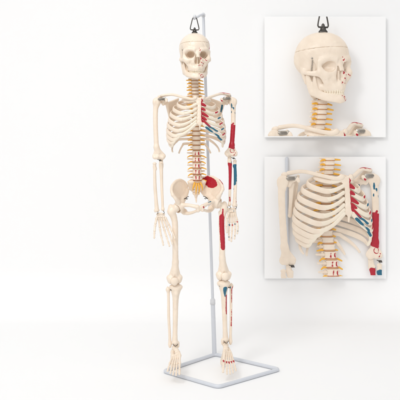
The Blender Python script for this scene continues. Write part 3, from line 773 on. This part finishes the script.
def inst(node, parent, xf, clip, origin):
    V = xf(node.V); F = node.F; C = node.col; ok = True; o = None
    if clip is not None:
        x0, x1, z0, z1 = clip
        if V[:, 0].max() < x0 or V[:, 0].min() > x1 or V[:, 2].max() < z0 or V[:, 2].min() > z1: ok = False
    if ok:
        o = to_obj(node.name, V-origin, F, M[node.m], C if C is not None else (np.zeros((len(V), 4)) if node.m in ('bone', 'cart') else None), parent)
        if clip is not None and (V[:, 0].min() < x0 or V[:, 0].max() > x1 or V[:, 2].min() < z0 or V[:, 2].max() > z1):
            bm = bmesh.new(); bm.from_mesh(o.data)
            for co, no in (((x0, 0, 0), (-1, 0, 0)), ((x1, 0, 0), (1, 0, 0)), ((0, 0, z0), (0, 0, -1)), ((0, 0, z1), (0, 0, 1))):
                g = bm.verts[:]+bm.edges[:]+bm.faces[:]
                if not bm.verts: break
                r = bmesh.ops.bisect_plane(bm, geom=g, plane_co=(Vector(co)-Vector(origin))*S, plane_no=no, clear_outer=True)
                ed = [e for e in r['geom_cut'] if isinstance(e, bmesh.types.BMEdge) and e.is_valid]
                if ed:
                    try: bmesh.ops.holes_fill(bm, edges=ed, sides=0)
                    except Exception: pass
            nv = len(bm.verts); bm.to_mesh(o.data); bm.free()
            if nv < 4: bpy.data.objects.remove(o); o = None
    for c in node.ch: inst(c, o or parent, xf, clip, origin)
    return o
# hanging skeleton
org = np.array([BX, 0, 4.0])
root = empty('skeleton_model', org, 'full ivory plastic human skeleton hanging from the white stand, one side painted red and blue', 'skeleton')
cy, sy_ = cos(YAW), sin(YAW)
def xf_main(V): return np.stack([V[:, 0]*cy-V[:, 1]*sy_+BX, V[:, 0]*sy_+V[:, 1]*cy, V[:, 2]], 1)
for n in BONES: inst(n, root, xf_main, None, org)

# stand
B0, F0, R0, L0 = W(215, 357.5, 57), W(218, 389.5, -52), W(279.5, 373.5, 3), W(163.5, 375.5, -3)
for p in (B0, F0, R0, L0): p[2] = 1.82
stand = empty('display_stand', (B0[0], B0[1], 0), 'white steel pole stand with open square tube base behind the hanging skeleton', 'stand')
so = np.array([B0[0], B0[1], 0.])
def rounded(pts, r, n=6):
    out = []
    for i, p in enumerate(pts):
        a, b = pts[i-1], pts[(i+1) % len(pts)]
        u = (a-p)/np.linalg.norm(a-p)*r; v = (b-p)/np.linalg.norm(b-p)*r
        for t in np.linspace(0, 1, n): out.append((p+u)*(1-t)**2+2*p*t*(1-t)+(p+v)*t*t)
    out.append(out[0]); out.append(out[1]); return np.array(out)
to_obj('base_frame', *merge([sweep(rounded([B0, L0, F0, R0], 5), 2.0, 2.0, (0, 0, 1), 16, caps=False)]) if False else sweep(rounded([B0, L0, F0, R0], 5)-so, 1.8, 1.8, (0, 0, 1), 16, caps=False), M['stand'], None, stand)
T0 = W(203.3, 14.5, 50); Pb = np.array([B0[0]-.6, B0[1]-1, 2.5]); J = lerp(Pb, T0, .155)
to_obj('pole_sleeve', *shift(rod(Pb, J, 2.4, 2.3, 24), -so), M['stand'], None, stand)
to_obj('pole_collar', *shift(merge([rod(J-P3(0, 0, 3), J+P3(0, 0, 2.2), 2.8, 2.7, 24), rod(J+P3(0, 0, 2), J+P3(0, 0, 3.2), 2.3, 1.9, 24)]), -so), M['cap'], None, stand)
to_obj('pole', *shift(rod(J, T0, 1.55, 1.5, 20), -so), M['stand'], None, stand)
lt_ = xf_main(top[None])[0]; hookp = lt_+P3(0, 0, 14.6)
to_obj('arm', *shift(sweep([T0+P3(0, 0, -1.4), T0+P3(-.6, -3, -.4), lerp(T0, hookp, .5)+P3(0, 0, .6), hookp+P3(0, 4, .6), hookp+P3(0, -1, 0.3), hookp+P3(0, -2.4, 1.6)], 1.25, 1.25, (0, .2, 1), 14, smooth=40), -so), M['stand'], None, stand)
to_obj('end_cap', *shift(rod(T0-P3(0, 0, 2.2), T0+P3(0, 0, .6), 2.2, 2.1, 18), -so), M['cap'], None, stand)
to_obj('hook_knob', *shift(sphere(hookp+P3(0, -2.4, 1.9), 1.7, 16, 10), -so), M['cap'], None, stand)

# close-up panels on the backdrop
WALL = 262.0
def panel(x0, y0, x1, y1, s, yaw, ax, ay, ref, label, squash=.28, shear=0, pole=None):
    bt = 2.0; Yf = WALL-5.5
    a = W(x0, y1, Yf-bt); b = W(x1, y0, Yf-bt); k = (CAMD+Yf)/CAMD
    c = (a+b)/2; o = np.array([c[0], WALL, a[2]])
    r = empty('picture_panel', o, label, 'picture panel', None)
    to_obj('board', *shift(bevelled_box(P3(c[0], Yf, c[2]), P3((b[0]-a[0])/2, bt, (b[2]-a[2])/2), .35), -o), M['board'], None, r, True)
    to_obj('mount', *shift(bevelled_box(P3(c[0], (Yf+bt+WALL)/2+.01, c[2]), P3(18, (WALL-Yf-bt)/2-.02, 18), .3), -o), M['cap'], None, r, True)
    A = W(ax, ay, Yf-bt); cs, sn = cos(yaw), sin(yaw); kk = s*k
    allV = []
    def base(V):
        D = V-ref
        X = D[:, 0]*cs-D[:, 1]*sn; Y = D[:, 0]*sn+D[:, 1]*cs
        return X*kk, Y*kk*squash, D[:, 2]*kk
    ymax = max(base(n.V)[1].max() for n in BONES if n.V[:, 2].mean() > 200)
    clip = (a[0]+.4, b[0]-1.2, a[2]+(6.2 if y0 > 100 else 2.0), b[2]-(.6 if y0 > 100 else 4.0))
    def xf(V):
        X, Y, Z = base(V)
        Yw = Yf-bt-1.0-(ymax-Y)
        f = 1+(Yw-(Yf-bt))/(CAMD+Yf)      # bow towards the viewer's axis as the relief stands proud
        return np.stack([A[0]+X, Yw, A[2]+Z], 1)
    for n in BONES: inst(n, r, xf, clip, o)
    if pole:
        p0, p1 = W(pole[0], y0, Yf-bt-2.6), W(pole[0]+1, y1, Yf-bt-2.6)
        p0[2] = b[2]-1.5; p1[2] = a[2]+4.5
        to_obj('pole', *shift(rod(p1, p0, 2.3, 2.3, 16), -o), M['stand'], None, r)
    return r
panel(264.6, 16.6, 385.9, 137.4, 1.47, radians(36), 320.5, 69.3, SK, 'upper square white close-up panel showing the skull, neck and collarbones turned sideways', squash=.42)
panel(264.6, 156.8, 385.9, 278.7, 1.40, radians(32), 326.5, 174.8, spc(98), 'lower square white close-up panel showing the rib cage, lower spine and both upper arms', pole=(287,))

# backdrop: seamless sweep of wall and floor
def backdrop():
    prof = [(-1400, 0), (0, 0), (WALL-60, 0)]+[(WALL-60+60*sin(t), 60-60*cos(t)) for t in np.linspace(.1, pi/2, 14)]+[(WALL, 400), (WALL, 1500)]
    xs = np.linspace(-1600, 1600, 9); V = [(x, y, z) for y, z in prof for x in xs]; F = []
    for i in range(len(prof)-1):
        for k in range(8): F.append((i*9+k, i*9+k+1, (i+1)*9+k+1, (i+1)*9+k))
    o = to_obj('backdrop', np.array(V, float), F, M['wall']); o['kind'] = 'structure'
backdrop()

# ------------------------------------------------------------------ light, camera
sc_ = bpy.context.scene
w = bpy.data.worlds.new('World'); sc_.world = w; w.use_nodes = True
nt = w.node_tree; N = nt.nodes; bg = N['Background']          # studio dome: brightest in front and above, dimmer at the sides
bg.inputs[0].default_value = (1, 1, 1, 1)
tc = N.new('ShaderNodeTexCoord'); dt = N.new('ShaderNodeVectorMath'); dt.operation = 'DOT_PRODUCT'; dt.inputs[1].default_value = (-.08, -.70, .70)
mx = N.new('ShaderNodeMath'); mx.operation = 'MAXIMUM'; mx.inputs[1].default_value = 0
pw = N.new('ShaderNodeMath'); pw.operation = 'POWER'; pw.inputs[1].default_value = 1.5
ma = N.new('ShaderNodeMath'); ma.operation = 'MULTIPLY_ADD'; ma.inputs[1].default_value = 1.34; ma.inputs[2].default_value = .10
nt.links.new(tc.outputs['Generated'], dt.inputs[0]); nt.links.new(dt.outputs['Value'], mx.inputs[0]); nt.links.new(mx.outputs[0], pw.inputs[0]); nt.links.new(pw.outputs[0], ma.inputs[0]); nt.links.new(ma.outputs[0], bg.inputs[1])
def area(name, loc, tgt, size, power):
    l = bpy.data.lights.new(name, 'AREA'); l.shape = 'DISK'; l.size = size; l.energy = power; l.color = (1, .985, .965)
    o = bpy.data.objects.new(name, l); col.objects.link(o); o.location = loc
    o.rotation_euler = (Vector(tgt)-Vector(loc)).to_track_quat('-Z', 'Y').to_euler(); o['kind'] = 'structure'
area('softbox', (-.6, -1.15, 1.65), (.1, 0, .5), .5, 9.5)
cam = bpy.data.cameras.new('camera'); co = bpy.data.objects.new('camera', cam); col.objects.link(co); sc_.camera = co
co.location = (0, -CAMD*S, CAMH*S); co.rotation_euler = (pi/2, 0, 0)
cam.sensor_width = 36; cam.lens = 36*CAMD/400; cam.shift_y = -70/400; cam.clip_start = .05; cam.clip_end = 50
sc_.view_settings.view_transform = 'Standard'; sc_.view_settings.look = 'None'; sc_.view_settings.exposure = 0; sc_.view_settings.gamma = 1
sc_.render.engine = 'CYCLES'; sc_.cycles.max_bounces = 8; sc_.cycles.diffuse_bounces = 5
sc_.render.resolution_x = 1024; sc_.render.resolution_y = 1024
print('VERTS', sum(len(o.data.vertices) for o in bpy.data.objects if o.type == 'MESH'))
